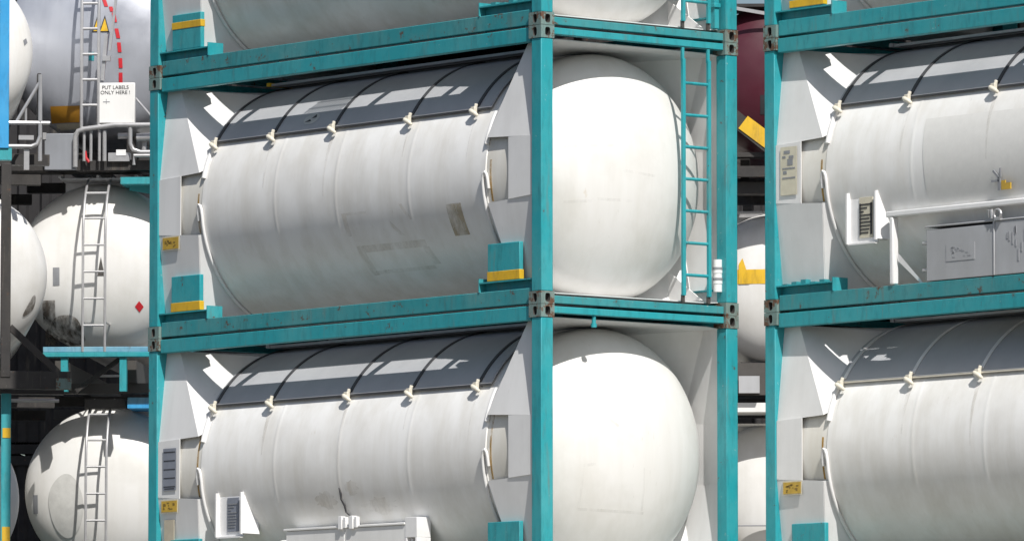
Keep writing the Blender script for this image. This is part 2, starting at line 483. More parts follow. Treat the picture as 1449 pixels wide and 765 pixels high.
    # saddle brackets between rail and belly
    for x in o.get('saddles', (1.55, 3.62, 4.75)):
        for s in (0, 1):
            y0, y1 = (.127, .42) if s == 0 else (W - .42, W - .127)
            mb = MB(); mb.box(x - .018, x + .018, y0, y1, .06, .15); P(mb, 'saddle_bracket', M['teal'])
    # walkway boards and hatch housing along the crown of the tank
    mb = MB()
    for yy in (.80, .93, 1.06): mb.box(.95, 5.05, yy, yy + .10, 2.490, 2.515)
    wk = P(mb, 'walkway', M['galv'])
    mb = MB(); mb.box(.90, .945, .78, 1.18, 2.49, 2.525); P(mb, 'walkway_edge', M['yellow' if o.get('tube') else 'galv'], wk)
    mb = MB(); mb.box(2.6, 3.5, 1.2, 1.75, 2.44, 2.56); P(mb, 'hatch_housing', M['galv'], bevel=.01)
    if o.get('ladder'):
        mb = MB(); X = L - .032
        for y in (1.776, 2.095):
            mb.bar((X, y, .165), (X, y, 2.40), .028, .036, (0, 1, 0))
            mb.bar((X - .012, y, .10), (X - .012, y, .175), .024, .03, (0, 1, 0), mi=1)
            mb.bar((X - .012, y, 2.38), (X - .012, y, 2.51), .022, .03, (0, 1, 0))
        for k in range(7):
            z = .36 + k * .302
            mb.tube([(X - .002, 1.788, z), (X - .002, 2.083, z)], .0155, 8)
        P(mb, 'ladder', [M['teal'], M['belly']])
    if o.get('tube'):
        mb = MB(); x, y = L - .10, 2.262
        mb.tube([(x, y, .225), (x, y, .30), (x, y, .301), (x, y, .345), (x, y, .346), (x, y, .40), (x, y, .401), (x, y, .445), (x, y, .446), (x, y, .53)],
                [.042, .042, .046, .046, .042, .042, .046, .046, .042, .042], 16)
        tb = P(mb, 'document_tube', M['white'])
        mb = MB()
        for z in (.345, .446): mb.tube([(x, y, z - .012), (x, y, z + .012)], .0485, 16)
        P(mb, 'tube_strap', M['ink_grey'], tb)
    if o.get('lockbar'):
        mb = MB(); mb.box(L - .13, L - .07, 2.205, 2.262, .13, 1.2)
        mb.box(L - .14, L - .055, 2.19, 2.27, .33, .37); P(mb, 'lock_bar', M['teal'], bevel=.004)
    if o.get('peg'):
        mb = MB(); mb.tube([(L - .06, .69, 2.515), (L - .06, .69, 2.44)], .02, 10); mb.tube([(L - .06, .69, 2.44), (L - .06, .69, 2.405)], .028, 12); P(mb, 'drain_peg', M['teal'])
    return root, P, shell, sh

def patch(mb, x0, x1, f0, f1, d=.0035, slant=0.0, taper=0.0):
    n = max(6, int(abs(f1 - f0) / 1.2)); vs = []
    for k in range(n + 1):
        t = k / n; a = R_(f0 + (f1 - f0) * t); r = RT + d
        for x in (x0, x1): vs.append((x + (.5 * (x0 + x1) - x) * taper * t + slant * t, YC - r * math.cos(a), ZC + r * math.sin(a)))
    mb.add(vs, [(2 * k, 2 * k + 1, 2 * k + 3, 2 * k + 2) for k in range(n)], True)
    return mb
def blob(mb, x, f, rx, rf, d=.003):
    rr = random.Random(int(x * 100 - f)); n = 28; vs = [(x, YC - (RT + d) * math.cos(R_(f)), ZC + (RT + d) * math.sin(R_(f)))]
    for k in range(n):
        a = 2 * math.pi * k / n; q = .55 + .45 * rr.random()
        ff = R_(f + rf * q * math.sin(a)); vs.append((x + rx * q * math.cos(a), YC - (RT + d) * math.cos(ff), ZC + (RT + d) * math.sin(ff)))
    mb.add(vs, [(0, 1 + k, 1 + (k + 1) % n) for k in range(n)])
def sticker(P, x0, x1, z0, z1, y=.018):
    mb = MB(); mb.box(x0 - .012, x1 + .012, y + .0005, y + .004, z0 - .012, z1 + .012); st = P(mb, 'warning_sticker', M['placard_cream'])
    mb = MB(); mb.box(x0, x1, y - .002, y, z0, z1); P(mb, 'sticker_face', M['sticker'], st)
    mb = MB(); rr = random.Random(int(x0 * 997))
    w = x1 - x0; h = z1 - z0
    for k in range(12):
        xa = x0 + w * (.08 + .7 * rr.random()); za = z0 + h * (.12 + .66 * rr.random())
        mb.box(xa, xa + w * (.05 + .12 * rr.random()), y - .004, y - .0025, za, za + h * .09)
    P(mb, 'sticker_print', M['brown_print'], st)['kind'] = 'stuff'

def doc_box(P, x0, x1, z0, z1, face, cream=False):
    mb = MB()
    mb.box(x0, x0 + .02, .015, .16, z0 - .0, z1 + .03); mb.box(x1 - .02, x1, .015, .16, z0 + .02, z1 + .03)
    mb.box(x0 + .021, x1 - .021, .060, .075, z0, z1)
    mb.box(x0 + .021, x1 - .021, .020, .059, z0 - .012, z0 + .003)
    # flared right cheek
    mb.add([(x1 + .001, .03, z1), (x1 + .001, .03, z0 + .03), (x1 + .11, .16, z0 + .02), (x1 + .03, .16, z1)], [(0, 1, 2, 3)])
    bx = P(mb, 'document_box', M['white'])
    w = x1 - x0
    mb = MB(); mb.box(x0 + .36 * w, x0 + .80 * w, .052, .059, z0 + .05, z1 - .02); pl = P(mb, 'placard', M[face], bx)
    mb = MB(); rr = random.Random(5)
    for k in range(9):
        z = z0 + .09 + k * (z1 - z0 - .15) / 9
        a = x0 + .39 * w; c = x0 + (.5 + .26 * rr.random()) * w
        mb.box(a, c, .048, .0515, z, z + .013)
        if cream: mb.box(x0 + .73 * w, x0 + .79 * w, .048, .0515, z - .012, z + .02); mb.box(x0 + .37 * w, x0 + .42 * w, .047, .0475, z - .012, z + .018)
    P(mb, 'placard_print', M['ink' if cream else 'ink_grey'], pl)
    return bx

MAIN = (-L, 0.0)
# --- middle container of the centre stack
root, P, shell, sh = tank_container('white tank container in teal frame with full end ladder, middle of the centre stack',
    (*MAIN, 0.0), dict(straps=(.90, 1.81, 2.76, 3.94, 4.92), ladder=True, tube=True, scuffs=((.45, 1.50, .95, 1.53), (.72, 1.02, 1.25, 1.02), (1.05, 1.30, 1.45, 1.27), (.45, .98, .72, 1.0))))
sticker(P, .218, .472, .876, .990)
mb = MB(); patch(mb, 4.60, 4.82, -12, -27, slant=.02); lab(P(mb, 'yellowed_patch', stain_mat('ochre_film', (.40, .33, .20), .28, .62, .62), shell), 'beige rectangle left by a removed label')
mb = MB()
patch(mb, 3.02, 3.09, -11, -22, slant=.02); patch(mb, 3.09, 3.4, -11, -12.2); patch(mb, 3.62, 3.68, -14.5, -24, slant=.22); patch(mb, 3.90, 3.95, -9.5, -17, slant=.12)
patch(mb, 3.12, 4.16, -27, -30.5); patch(mb, 3.12, 3.22, -30.5, -43, slant=.04); patch(mb, 4.08, 4.18, -30.5, -40, slant=.05); patch(mb, 3.22, 4.12, -40.5, -42.5)
lab(P(mb, 'glue_outline', M['ghost_film'], shell), 'faint outlines of removed placards')
mb = MB()
n = 20; vs = [(2.30 + .115 * math.cos(2 * math.pi * k / n), YC - (RT + .0372) * math.cos(R_(38 + 3.4 * math.sin(2 * math.pi * k / n))), ZC + (RT + .0372) * math.sin(R_(38 + 3.4 * math.sin(2 * math.pi * k / n)))) for k in range(n)]
mb.add(vs, [list(range(n))]); ov = P(mb, 'oval_decal', M['pale_grey'], sh)
mb = MB()
for (x, a, w, h) in ((2.335, 39.2, .035, 1.1), (2.27, 36.8, .05, .7)):
    vs = [(x + dx * w, YC - (RT + .040) * math.cos(R_(a + da * h)), ZC + (RT + .040) * math.sin(R_(a + da * h))) for dx, da in ((-1, -1), (1, -.6), (.3, 1.2))]
    mb.add(vs, [(0, 1, 2)])
P(mb, 'decal_mark', M['ink'], ov)

# --- lower container of the centre stack
root, P, shell, sh = tank_container('white tank container with white valve cabinet on its side, bottom of the centre stack',
    (*MAIN, -H), dict(straps=(.90, 1.80, 3.0, 3.96, 4.95), peg=True, scuffs=((.62, 1.10, .62, .72), (.62, .72, 1.35, .70), (1.30, 1.12, 1.32, .72), (.80, 1.62, 1.0, 1.50), (.62, 1.12, .75, 1.14)), rust=19, seams=(2.0, 3.0, 4.06)))
sticker(P, .213, .465, .876, .985)
mb = MB(); mb.box(.245, .455, .0105, .0125, 1.085, 1.50); pl = P(mb, 'data_placard', M['placard'])
mb = MB()
for k in range(5): mb.box(.258, .442, .008, .010, 1.12 + k * .085, 1.128 + k * .085)
mb.box(.27, .43, .008, .010, 1.10, 1.108); P(mb, 'placard_print', M['ink'], pl)
mb = MB(); mb.box(.24, .40, .030, .037, .42, .80); lab(P(mb, 'taupe_panel', M['ghost']), 'brown-grey rectangle on the collar beside the post')
doc_box(P, 1.085, 1.50, .60, 1.0, 'placard')
mb = MB(); mb.box(2.19, 3.095, .035, .45, .16, .62); mb.box(3.102, 4.02, .035, .45, .16, .62); mb.box(2.16, 4.02, .022, .46, .622, .645)
cb = P(mb, 'valve_cabinet', M['white_dirty'], bevel=.006)
mb = MB(); mb.box(4.022, 4.20, .03, .20, .50, .69); mb.box(4.022, 4.05, .03, .20, .16, .50); mb.box(4.17, 4.20, .03, .20, .16, .50); mb.box(4.052, 4.168, .12, .2, .16, .50); mb.box(4.09, 4.11, .05, .06, .2, .49)
P(mb, 'cabinet_bracket', M['white'], cb, bevel=.004)
mb = MB()
for x in (3.03, 3.20): mb.box(x, x + .055, .005, .06, .61, .735); mb.box(x + .07, x + .11, .012, .05, .62, .725)
P(mb, 'cabinet_latch', M['white'], cb, bevel=.004)
mb = MB(); mb.tube([(2.12, .04, .52), (2.19, .04, .52)], .02, 8); mb.tube([(2.12, .04, .36), (2.19, .04, .36)], .02, 8); P(mb, 'cabinet_hinge', M['white'], cb)
mb = MB(); mb.tube([(2.992, .050, 1.01), (3.01, .056, .95), (3.0, .068, .90), (3.03, .088, .84), (3.02, .113, .78), (3.06, .138, .74)], [.006, .011, .007, .010, .007, .006], 6)
lab(P(mb, 'split_seam', M['ink'], shell), 'dark jagged crack in the cladding seam')
for x, f, rx, rf in ((2.75, -18, .20, 5), (3.55, -22, .30, 5), (3.18, -13, .12, 4)):
    mb = MB(); blob(mb, x, f, rx, rf); P(mb, 'dirt_smear', M['ghost_film'], shell)

# --- top container of the centre stack (cut by the upper edge of the picture)
root, P, shell, sh = tank_container('cut-off white tank container in teal frame at the top of the centre stack',
    (*MAIN, H), dict(straps=(.90, 1.81, 2.76, 3.94, 4.92), ladder=True, lockbar=True, ystripe=(.455, .525), noblockR=True))
mb = MB()
for k in range(11): mb.bar((2.62 + k * .055, .13, .150), (2.66 + k * .055, .40, .150), .020, .01)
for y in (.18, .265, .35): mb.box(2.60, 3.22, y, y + .012, .157, .163)
P(mb, 'step_grating', M['galv'])

# --- right stack
RS = (.416, 2.386)
root, P, shell, sh = tank_container('white tank container with grey metal cabinet on its side, middle of the right stack',
    (*RS, 0.0), dict(straps=(.90, 1.85, 3.0, 4.1, 4.95), noblockL=True, saddles=(1.55, 3.6, 4.75)))
mb = MB(); mb.box(.225, .455, .0105, .0125, 1.09, 1.545); pl = P(mb, 'peeling_placard', M['placard_cream'])
mb = MB()
for (a, c, z, h) in ((.17, .20, 1.44, .02), (.26, .31, 1.435, .025), (.17, .33, 1.335, .014), (.17, .335, 1.245, .014), (.18, .215, 1.29, .03), (.24, .30, 1.37, .06), (.19, .26, 1.48, .03)):
    mb.box(a + .085, c + .10, .008, .010, z, z + h)
P(mb, 'placard_print', M['ink_grey'], pl)
doc_box(P, 1.125, 1.535, .575, 1.02, 'placard_cream', True)
mb = MB(); mb.bar((1.67, .055, .815), (4.6, .055, .815), .085, .055); mb.bar((1.745, .05, .785), (1.745, .05, .165), .075, .05, (1, 0, 0))
mb.add([(1.79, .055, .46), (1.79, .06, .38), (2.05, .10, .16), (2.09, .10, .16)], [(0, 1, 2, 3)])
P(mb, 'pipe_guard', M['white'], bevel=.012)
mb = MB(); mb.box(2.205, 3.09, .028, .42, .165, .635); mb.box(3.115, 4.45, .028, .42, .165, .655); mb.box(3.092, 3.113, .020, .42, .165, .66); mb.box(2.19, 4.46, .02, .43, .657, .672)
cb = P(mb, 'valve_cabinet', M['grey_box'], bevel=.006)
mb = MB(); mb.tube([(3.06, .02, .69), (3.06, .01, .76), (3.09, .01, .76), (3.10, .01, .68)], .016, 8)
mb.tube([(3.17 + .045 * math.cos(a / 10 * 2 * math.pi), .01, .715 + .045 * math.sin(a / 10 * 2 * math.pi)) for a in range(11)], .012, 8)
mb.box(3.13, 3.21, .0, .03, .66, .69); P(mb, 'cabinet_latch', M['galv'], cb)
mb = MB(); mb.box(2.47, 2.85, .0245, .0278, .33, .49); lb = P(mb, 'faded_label', M['grey_box'], cb)
mb = MB(); rr = random.Random(12)
for k in range(14): x = 2.52 + rr.random() * .26; z = .36 + rr.random() * .09; mb.box(x, x + .02 + .03 * rr.random(), .0225, .024, z, z + .012)
P(mb, 'label_print', M['grey_dim'], lb)['kind'] = 'stuff'
mb = MB()
rr = random.Random(3)
for k in range(16): 
    x = 3.26 + rr.random() * .5; z = .27 + rr.random() * .26; mb.box(x, x + .02, .024, .0278, z, z + .03 + .09 * rr.random())
P(mb, 'scratch_marks', M['grey_dim'], cb)['kind'] = 'stuff'
mb = MB()
for z in (.27, .52): mb.tube([(2.13, .06, z), (2.205, .06, z)], .018, 8)
P(mb, 'cabinet_hinge', M['galv'], cb)
mb = MB(); patch(mb, 2.14, 6.05 - .84, 19.5, -19, slant=.06); lab(P(mb, 'dull_panel', M['panel'], shell), 'large duller repainted panel')
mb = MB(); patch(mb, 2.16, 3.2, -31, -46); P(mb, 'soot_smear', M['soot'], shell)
mb = MB()
mb.bar((3.104, .020, 1.115), (3.184, .020, 1.045), .012, .02); mb.bar((3.199, .020, 1.135), (3.199, .020, 1.05), .012, .016); mb.bar((3.084, .020, 1.02), (3.184, .020, 1.02), .012, .02); mb.bar((3.184, .020, 1.05), (3.184, .020, .93), .012, .035)
mk = P(mb, 'peeled_decal', M['ink_grey'], shell)
mb = MB(); mb.box(3.214, 3.334, .015, .028, .935, .995); mb.box(3.214, 3.264, .015, .028, .996, 1.02); P(mb, 'ochre_scrap', M['sticker'], mk)

root, P, shell, sh = tank_container('white tank container with pale straps over its sunshade, bottom of the right stack',
    (*RS, -H), dict(straps=(.92, 1.85, 2.77, 3.9, 4.95), light=True))
sticker(P, .245, .488, .882, .990)
root, P, shell, sh = tank_container('cut-off tank container in teal frame at the top of the right stack',
    (*RS, H), dict(straps=(.90, 1.85, 3.0, 4.1, 4.95), ystripe=(.26, .33), bottom='teal'))

# ------------------------------------------------------------------ beam-framed tanks seen end-on behind
def shell_profile(R, tip, h, back, p=2.1):
    f = [(-tip - h + h * (max(0, 1 - (r / R) ** p)) ** (1 / p), r) for r in [R * math.sin(math.pi / 2 * k / 20) for k in range(21)]]
    f[0] = (-tip, .0005)
    b_ = [(-back + h - h * (max(0, 1 - (r / R) ** p)) ** (1 / p), r) for r in [R * math.sin(math.pi / 2 * k / 12) for k in range(12, -1, -1)]]
    b_[-1] = (-back, .0005)
    return f + b_
class Tank:
    def __init__(s, label, loc, ang, R, zc, mat, tip=.35, h=.5, cat='tank container', group='tank containers seen end-on behind'):
        s.root = thing('tank_container', label, cat, loc, R_(ang), group)
        s.R, s.zc, s.tip, s.h = R, zc, tip, h
        mb = MB(); mb.revolve(shell_profile(R, tip, h, 5.95), 0, zc, 96)
        s.shell = s.P(mb, 'tank_shell', mat)
    def P(s, mb, name, mats, parent=None, **k): return mb.build(name, mats, parent or s.root, **k)
    def dx(s, y, z, d=.004):
        r = min(math.hypot(y, z - s.zc), s.R)
        return -s.tip - s.h + s.h * (max(0, 1 - (r / s.R) ** 2.1)) ** (1 / 2.1) + d
    def decal(s, name, pts, mat, parent=None, d=.005, label=None, soft=0):     # polygon laid on the dished end
        for _ in range(soft):
            pts = [q for i in range(len(pts)) for q in ((pts[i][0] * .75 + pts[(i + 1) % len(pts)][0] * .25, pts[i][1] * .75 + pts[(i + 1) % len(pts)][1] * .25),
                                                        (pts[i][0] * .25 + pts[(i + 1) % len(pts)][0] * .75, pts[i][1] * .25 + pts[(i + 1) % len(pts)][1] * .75))]
        mb = MB(); n = len(pts); cy = sum(p[0] for p in pts) / n; cz = sum(p[1] for p in pts) / n
        seg = []
        for i in range(n):
            (y0, z0), (y1, z1) = pts[i], pts[(i + 1) % n]
            seg += [(y0 + (y1 - y0) * j / 4, z0 + (z1 - z0) * j / 4) for j in range(4)]
        m = len(seg); K = 5; vs = [(s.dx(cy, cz, d), cy, cz)]
        for k in range(1, K + 1):
            for y, z in seg:
                yy = cy + (y - cy) * k / K; zz_ = cz + (z - cz) * k / K; vs.append((s.dx(yy, zz_, d), yy, zz_))
        fs = [(0, 1 + i, 1 + (i + 1) % m) for i in range(m)]
        for k in range(K - 1):
            fs += [(1 + k * m + i, 1 + k * m + m + i, 1 + k * m + m + (i + 1) % m, 1 + k * m + (i + 1) % m) for i in range(m)]
        mb.add(vs, fs, True)
        o = s.P(mb, name, mat, parent or s.shell)
        if label: o['label'] = label
        return o
    def quad(s, name, y0, y1, z0, z1, mat, parent=None, n=6, d=.005):
        mb = MB(); vs = []
        for i in range(n + 1):
            for j in range(n + 1):
                y = y0 + (y1 - y0) * i / n; z = z0 + (z1 - z0) * j / n; vs.append((s.dx(y, z, d), y, z))
        mb.add(vs, [(i * (n + 1) + j, (i + 1) * (n + 1) + j, (i + 1) * (n + 1) + j + 1, i * (n + 1) + j + 1) for i in range(n) for j in range(n)], True)
        return s.P(mb, name, mat, parent or s.shell)
    def ladder(s, y0, y1, z0, rungs, x0=-.02, r=.016, mat=None):
        mb = MB()
        def path(y):
            pts = [(x0, y, z0), (x0, y, s.zc + .30)]
            for k in range(1, 9):
                t = k / 8; a = t * math.pi * .5
                pts.append((x0 - .80 * (1 - math.cos(a)) , y, s.zc + .30 + (s.R - .22) * math.sin(a)))
            return pts
        for y in (y0, y1): mb.tube(path(y), r, 8)
        pa = path(0)
        def at(z):
            for p, q in zip(pa[:-1], pa[1:]):
                if p[2] <= z <= q[2]: t = (z - p[2]) / (q[2] - p[2]); return p[0] + (q[0] - p[0]) * t
            return pa[-1][0]
        for z in rungs: mb.tube([(at(z), y0, z), (at(z), y1, z)], r * .85, 8)
        for y in (y0, y1): mb.tube([(x0, y, z0 + .35), (s.dx(y, z0 + .35), y, z0 + .35)], r * .7, 6)
        return s.P(mb, 'ladder', mat or M['galv'])
    def walkway(s, z, y0=-.45, y1=.45, mat=None):
        mb = MB()
        for k in range(40): mb.box(-.55 - k * .13, -.50 - k * .13, y0, y1, z, z + .02)
        for y in (y0, 0, y1): mb.box(-5.7, -.45, y - .015, y + .015, z + .021, z + .05)
        for k in range(4): mb.box(-.9 - k * 1.3, -.85 - k * 1.3, y0 + .02, y1 - .02, z - .12, z - .001)
        return s.P(mb, 'walkway', mat or M['galv'])
    def underframe(s, mat, ztop, w=1.15):
        mb = MB()
        for y in (-.42, .42): mb.box(-5.7, -.35, y - .06, y + .06, .12, ztop)
        for x in (-.5, -2.9, -5.4): mb.box(x - .08, x + .08, -w, w, .0, .118)
        return s.P(mb, 'underframe', mat)

# rear column behind the left post of the centre stack
zz = -2.595
t = Tank('white end-on tank on a teal beam with ladder and red diamond, left of centre stack', (-16.47, 6.964, .295), -43.5, .99, 1.505, M['dome'])
t.ladder(-.115, .145, .46, [.77 + .314 * k for k in range(7)])
t.walkway(2.52); t.underframe(M['belly'], .38)
mb = MB(); mb.box(-.16, .0, -.58, 1.22, .40, .455); mb.box(-.16, -.02, -.58, 1.22, .456, .52, 1); t.P(mb, 'front_beam', [M['teal'], M['blue_worn']], bevel=.006)
for y in (-.33, .36): mb = MB(); mb.box(-.13, -.03, y - .04, y + .04, .0, .399); t.P(mb, 'leg', M['teal'])
mb = MB(); mb.bar((-.30, -.22, .02), (-.25, .30, .395), .05, .05); t.P(mb, 'brace', M['dark'])
mb = MB(); mb.tube([(-.35, .0, .20), (-.35, .36, .20)], .014, 8); t.P(mb, 'tie_rod', M['galv'])
mb = MB(); mb.box(-.85, -.2, .30, 1.22, 2.44, 2.52); mb.bar((-.5, .38, 2.44), (-.45, 1.15, 2.30), .04, .1); t.P(mb, 'top_corner_plate', M['teal'])
t.decal('flammable_diamond', [(.445, 1.02), (.495, 1.085), (.545, 1.02), (.495, .955)], M['red'])
t.quad('stencil_block', -.52, -.44, 1.27, 1.48, M['ink_grey'])
dd = t.decal('cone_mark', [(.015, 1.375), (.095, 1.375), (.085, 1.45), (.055, 1.60), (.035, 1.50)], M['belly'])
mb = MB()
t.decal('soot_patch', [(-.62, .62), (-.14, .56), (-.18, .78), (-.26, .92), (-.45, .93), (-.56, .86)], M['soot'], d=.008, soft=2)
t.quad('grime_band', -.66, -.5, .60, 1.1, M['soot'], d=.007)

t = Tank('white end-on tank with ladder and rounded grey patch, below the red diamond tank', (-16.579, 7.162, zz), -43.5, .99, 1.78, M['dome'])
t.ladder(-.165, .075, .60, [1.08 + .314 * k for k in range(6)])
t.walkway(2.78, -.1, .85); t.underframe(M['teal'], .7)
mb = MB(); mb.box(-.85, -.2, .30, 1.22, 2.76, 2.84); mb.box(-.85, -.19, .30, 1.22, 2.715, 2.758, 1); t.P(mb, 'top_corner_plate', [M['blue_worn'], M['blue']])
mb = MB(); mb.box(-.5, -.3, -.22, .26, 2.72, 2.83); t.P(mb, 'top_bracket', M['belly'])
t.decal('flammable_diamond', [(.515, 1.20), (.575, 1.27), (.635, 1.20), (.575, 1.13)], M['red'])
t.decal('grey_patch', [(-.68, 1.72), (-.62, 1.38), (-.5, 1.22), (-.38, 1.20), (-.26, 1.36), (-.22, 1.62), (-.30, 1.86), (-.42, 1.98), (-.56, 1.92)], M['pale_grey'], d=.008, soft=2, label='rounded grey patch with a pointed top')  # even pale grey tone laid over part of the dished end
t.quad('stencil_line', -.55, -.25, 1.10, 1.16, M['ink_grey'])
t.quad('stencil_block', -.86, -.80, 1.5, 1.72, M['ink_grey'])

t = Tank('grey steel end-on tank with red dashed line, warning triangles and a white label board', (-16.62, 7.06, 2.90), -43.5, 1.13, 1.555, M['steel_tank'], .30, .45)
t.ladder(-.125, .075, .46, [.76 + .30 * k for k in range(7)], .02, .02)
t.underframe(M['dark'], .42)
mb = MB(); mb.box(-.40, -.05, -1.2, 1.2, .0, .12); mb.box(-.9, -.42, -1.2, 1.2, .13, .24); t.P(mb, 'end_beam', M['dark'])
for k, (y, z, tl) in enumerate(((.155, 2.02, .35), (.235, 1.93, .3), (.272, 1.83, .18), (.31, 1.64, .22), (.333, 1.475, .1), (.347, 1.29, .04), (.347, 1.12, 0), (.338, .96, -.05))):
    hl = .03 if k == 1 else .058; dy = tl * hl
    y -= .055
    t.decal('red_dash', [(y - .022 + dy * -1, z + hl), (y + .022 - dy, z + hl), (y + .022 + dy, z - hl), (y - .022 + dy, z - hl)], M['red'], d=.008)
for y in (.02, .105):
    tr = t.decal('warning_triangle', [(y - .065, 1.655), (y + .055, 1.655), (y, 1.86)], M['ink'], d=.006)
    t.decal('triangle_face', [(y - .048, 1.668), (y + .040, 1.668), (y, 1.82)], M['yellow'], tr, d=.010)
    mb = MB()
bd = MB(); bd.box(-.05, .03, .075, .505, .545, 1.02); lbx = t.P(bd, 'label_board', M['white_dirty'], bevel=.008)
for s_, z in (('PUT LABELS', .945), ('ONLY HERE !', .885)):
    t.P(text_mb(s_, .060, (.0315, .275, z), (0, 1, 0), (0, 0, 1), (1, 0, 0)), 'board_lettering', M['ink'], lbx)
mb = MB(); mb.box(.0305, .032, .13, .21, .79, .80); mb.box(.0305, .032, .165, .172, .77, .83); t.P(mb, 'board_scrawl', M['ink_grey'], lbx)
pq = t.quad('amber_placard', -.56, -.19, .61, .80, M['orange'])
t.quad('placard_strip', -.50, -.18, .535, .60, M['placard_cream'], pq)
g = MB(); g.tube([(.06, -.19, .03), (.06, -.19, .38), (.06, -.16, .45), (.06, -.08, .475), (.06, .28, .52), (.06, 1.1, .515)], .03, 10)
for y in (-.09, -.01, .09, .15): g.tube([(.03, y, .10), (.03, y, .46)], .018 if y < .1 else .024, 8)
g.tube([(.05, .455, .50), (.05, .455, .30), (.05, .49, .23), (.05, .58, .20), (.05, 1.1, .20)], .026, 10)
g.tube([(.05, .50, .05), (.05, .50, .16), (.05, 1.1, .16)], .022, 8)
g.tube([(-.1, .50, .85), (.0, .72, .60)], .014, 8)
t.P(g, 'guard_rail', M['galv'])
mb = MB(); mb.box(-.25, .02, -.56, -.19, .0, .43); cbx = t.P(mb, 'side_cabinet', M['blue_grey_box'], bevel=.008)
mb = MB(); mb.box(-.02, .03, -.58, -.54, .36, .44); mb.box(-.02, .03, -.21, -.17, .30, .44); t.P(mb, 'cabinet_lug', M['galv'], cbx)
mb = MB(); mb.box(-.2, .0, .19, .44, .10, .20); mb.tube([(-.05, .30, .40), (-.05, .42, .40)], .035, 10); mb.tube([(-.05, .52, .38), (-.05, .70, .39)], .05, 10); mb.tube([(-.1, .6, .18), (-.1, .6, .38)], .03, 8)
vv = t.P(mb, 'outlet_valve', M['galv'])
mb = MB(); mb.box(.001, .008, .285, .40, .165, .235); t.P(mb, 'valve_tag', M['white'], vv)
mb = MB(); mb.tube([(.02, -.08, .22), (.02, -.07, .14), (.02, -.03, .09)], .018, 8); t.P(mb, 'red_strap', M['red'], vv)
mb = MB(); mb.box(-.06, .03, .12, .21, 1.28, 1.34); mb.bar((-.02, .12, 1.10), (-.02, .16, 1.60), .04, .05); mb.bar((-.02, .20, 1.40), (-.02, .27, 2.0), .03, .04); mb.box(-.04, .02, .10, .14, 1.05, 1.10)
t.P(mb, 'valve_handle', M['galv'])
t.quad('teal_bracket', -.085, -.02, 1.32, 1.42, M['teal'])

# front-left column at the picture's left edge
def corner_frame(t, mat, zb, post_y, ztop=2.56, marks=False, foot=True):
    mb = MB(); mb.box(.02, .16, post_y - .055, post_y + .055, zb + .13, ztop); pst = t.P(mb, 'frame_post', mat, bevel=.006)
    if foot:
        mb = MB(); mb.box(.02, .15, -1.2, 1.2, zb, zb + .20); bm_ = t.P(mb, 'front_beam', mat, bevel=.006)
        mb = MB(); mb.holed((.185, 1.12, zb + .06), (0, 1, 0), (0, 0, 1), (1, 0, 0), .17, .12, .06, .07, .04); mb.box(.03, .184, 1.035, 1.205, zb - .001, zb + .121)
        t.P(mb, 'corner_casting', [M['casting'], M['belly']], bm_)
        mb = MB(); mb.bar((.08, post_y + .05, zb + .70), (.08, 1.05, zb + .20), .07, .11, (1, 0, 0)); t.P(mb, 'brace', mat)
    return pst
t = Tank('white end-on tank behind a black post and diagonal brace at the left edge', (-14.976, 4.077, .101), -33.5, .97, 1.375, M['dome'])
corner_frame(t, M['dark'], .02, .465); t.underframe(M['dark'], .4)
t.decal('soot_smear', [(.66, .86), (.80, .95), (.84, 1.08), (.82, 1.16), (.74, 1.02)], M['soot'], d=.008, soft=2)
t = Tank('white end-on tank behind a teal post with yellow marks, lower left corner', (-15.335, 3.962, zz), -33.5, .97, 1.53, M['dome'])
ps = corner_frame(t, M['teal'], .01, .78, 2.68, foot=False); t.underframe(M['teal'], .4)
for z0, z1 in ((2.18, 2.29), (1.02, 1.18)): mb = MB(); mb.box(.161, .166, .74, .83, z0, z1); t.P(mb, 'yellow_mark', M['yellow'], ps)
mb = MB(); mb.tube([(.0, .80, 2.61), (.0, 1.38, 2.61)], .02, 8); t.P(mb, 'rod', M['galv'])
t = Tank('white end-on tank behind a bright blue post, upper left corner', (-15.24, 4.05, 2.72), -33.5, .97, 1.33, M['tank'])
ps = corner_frame(t, M['blue'], .0, .61, 3.2, foot=False); t.underframe(M['dark'], .4)
mb = MB(); mb.box(.0, .14, .545, .70, .0, .13); t.P(mb, 'corner_foot', M['teal'], ps)
g = MB(); g.tube([(.06, .66, .43), (.06, 1.13, .43)], .022, 8); g.tube([(.06, 1.02, .0), (.06, 1.02, .98)], .024, 8); g.tube([(.05, .76, .45), (.05, 1.02, .90)], .02, 8)
g.tube([(.07, .66, .16), (.07, .92, .16), (.07, .99, .19), (.07, 1.02, .27)], .026, 10); g.tube([(.04, .86, .44), (.04, .86, .60)], .014, 8); g.box(.0, .06, .84, .90, -.1, .15)
g.box(-.02, .05, .78, .95, .24, .29); t.P(g, 'guard_rail', M['galv'])
mb = MB(); mb.box(-.2, .0, .99, 1.03, .25, 1.0); t.P(mb, 'side_plate', M['dark'])
t.decal('stencil_ring', [(.865, 1.38), (.90, 1.42), (.885, 1.47), (.85, 1.44)], M['ink_grey'], d=.006)

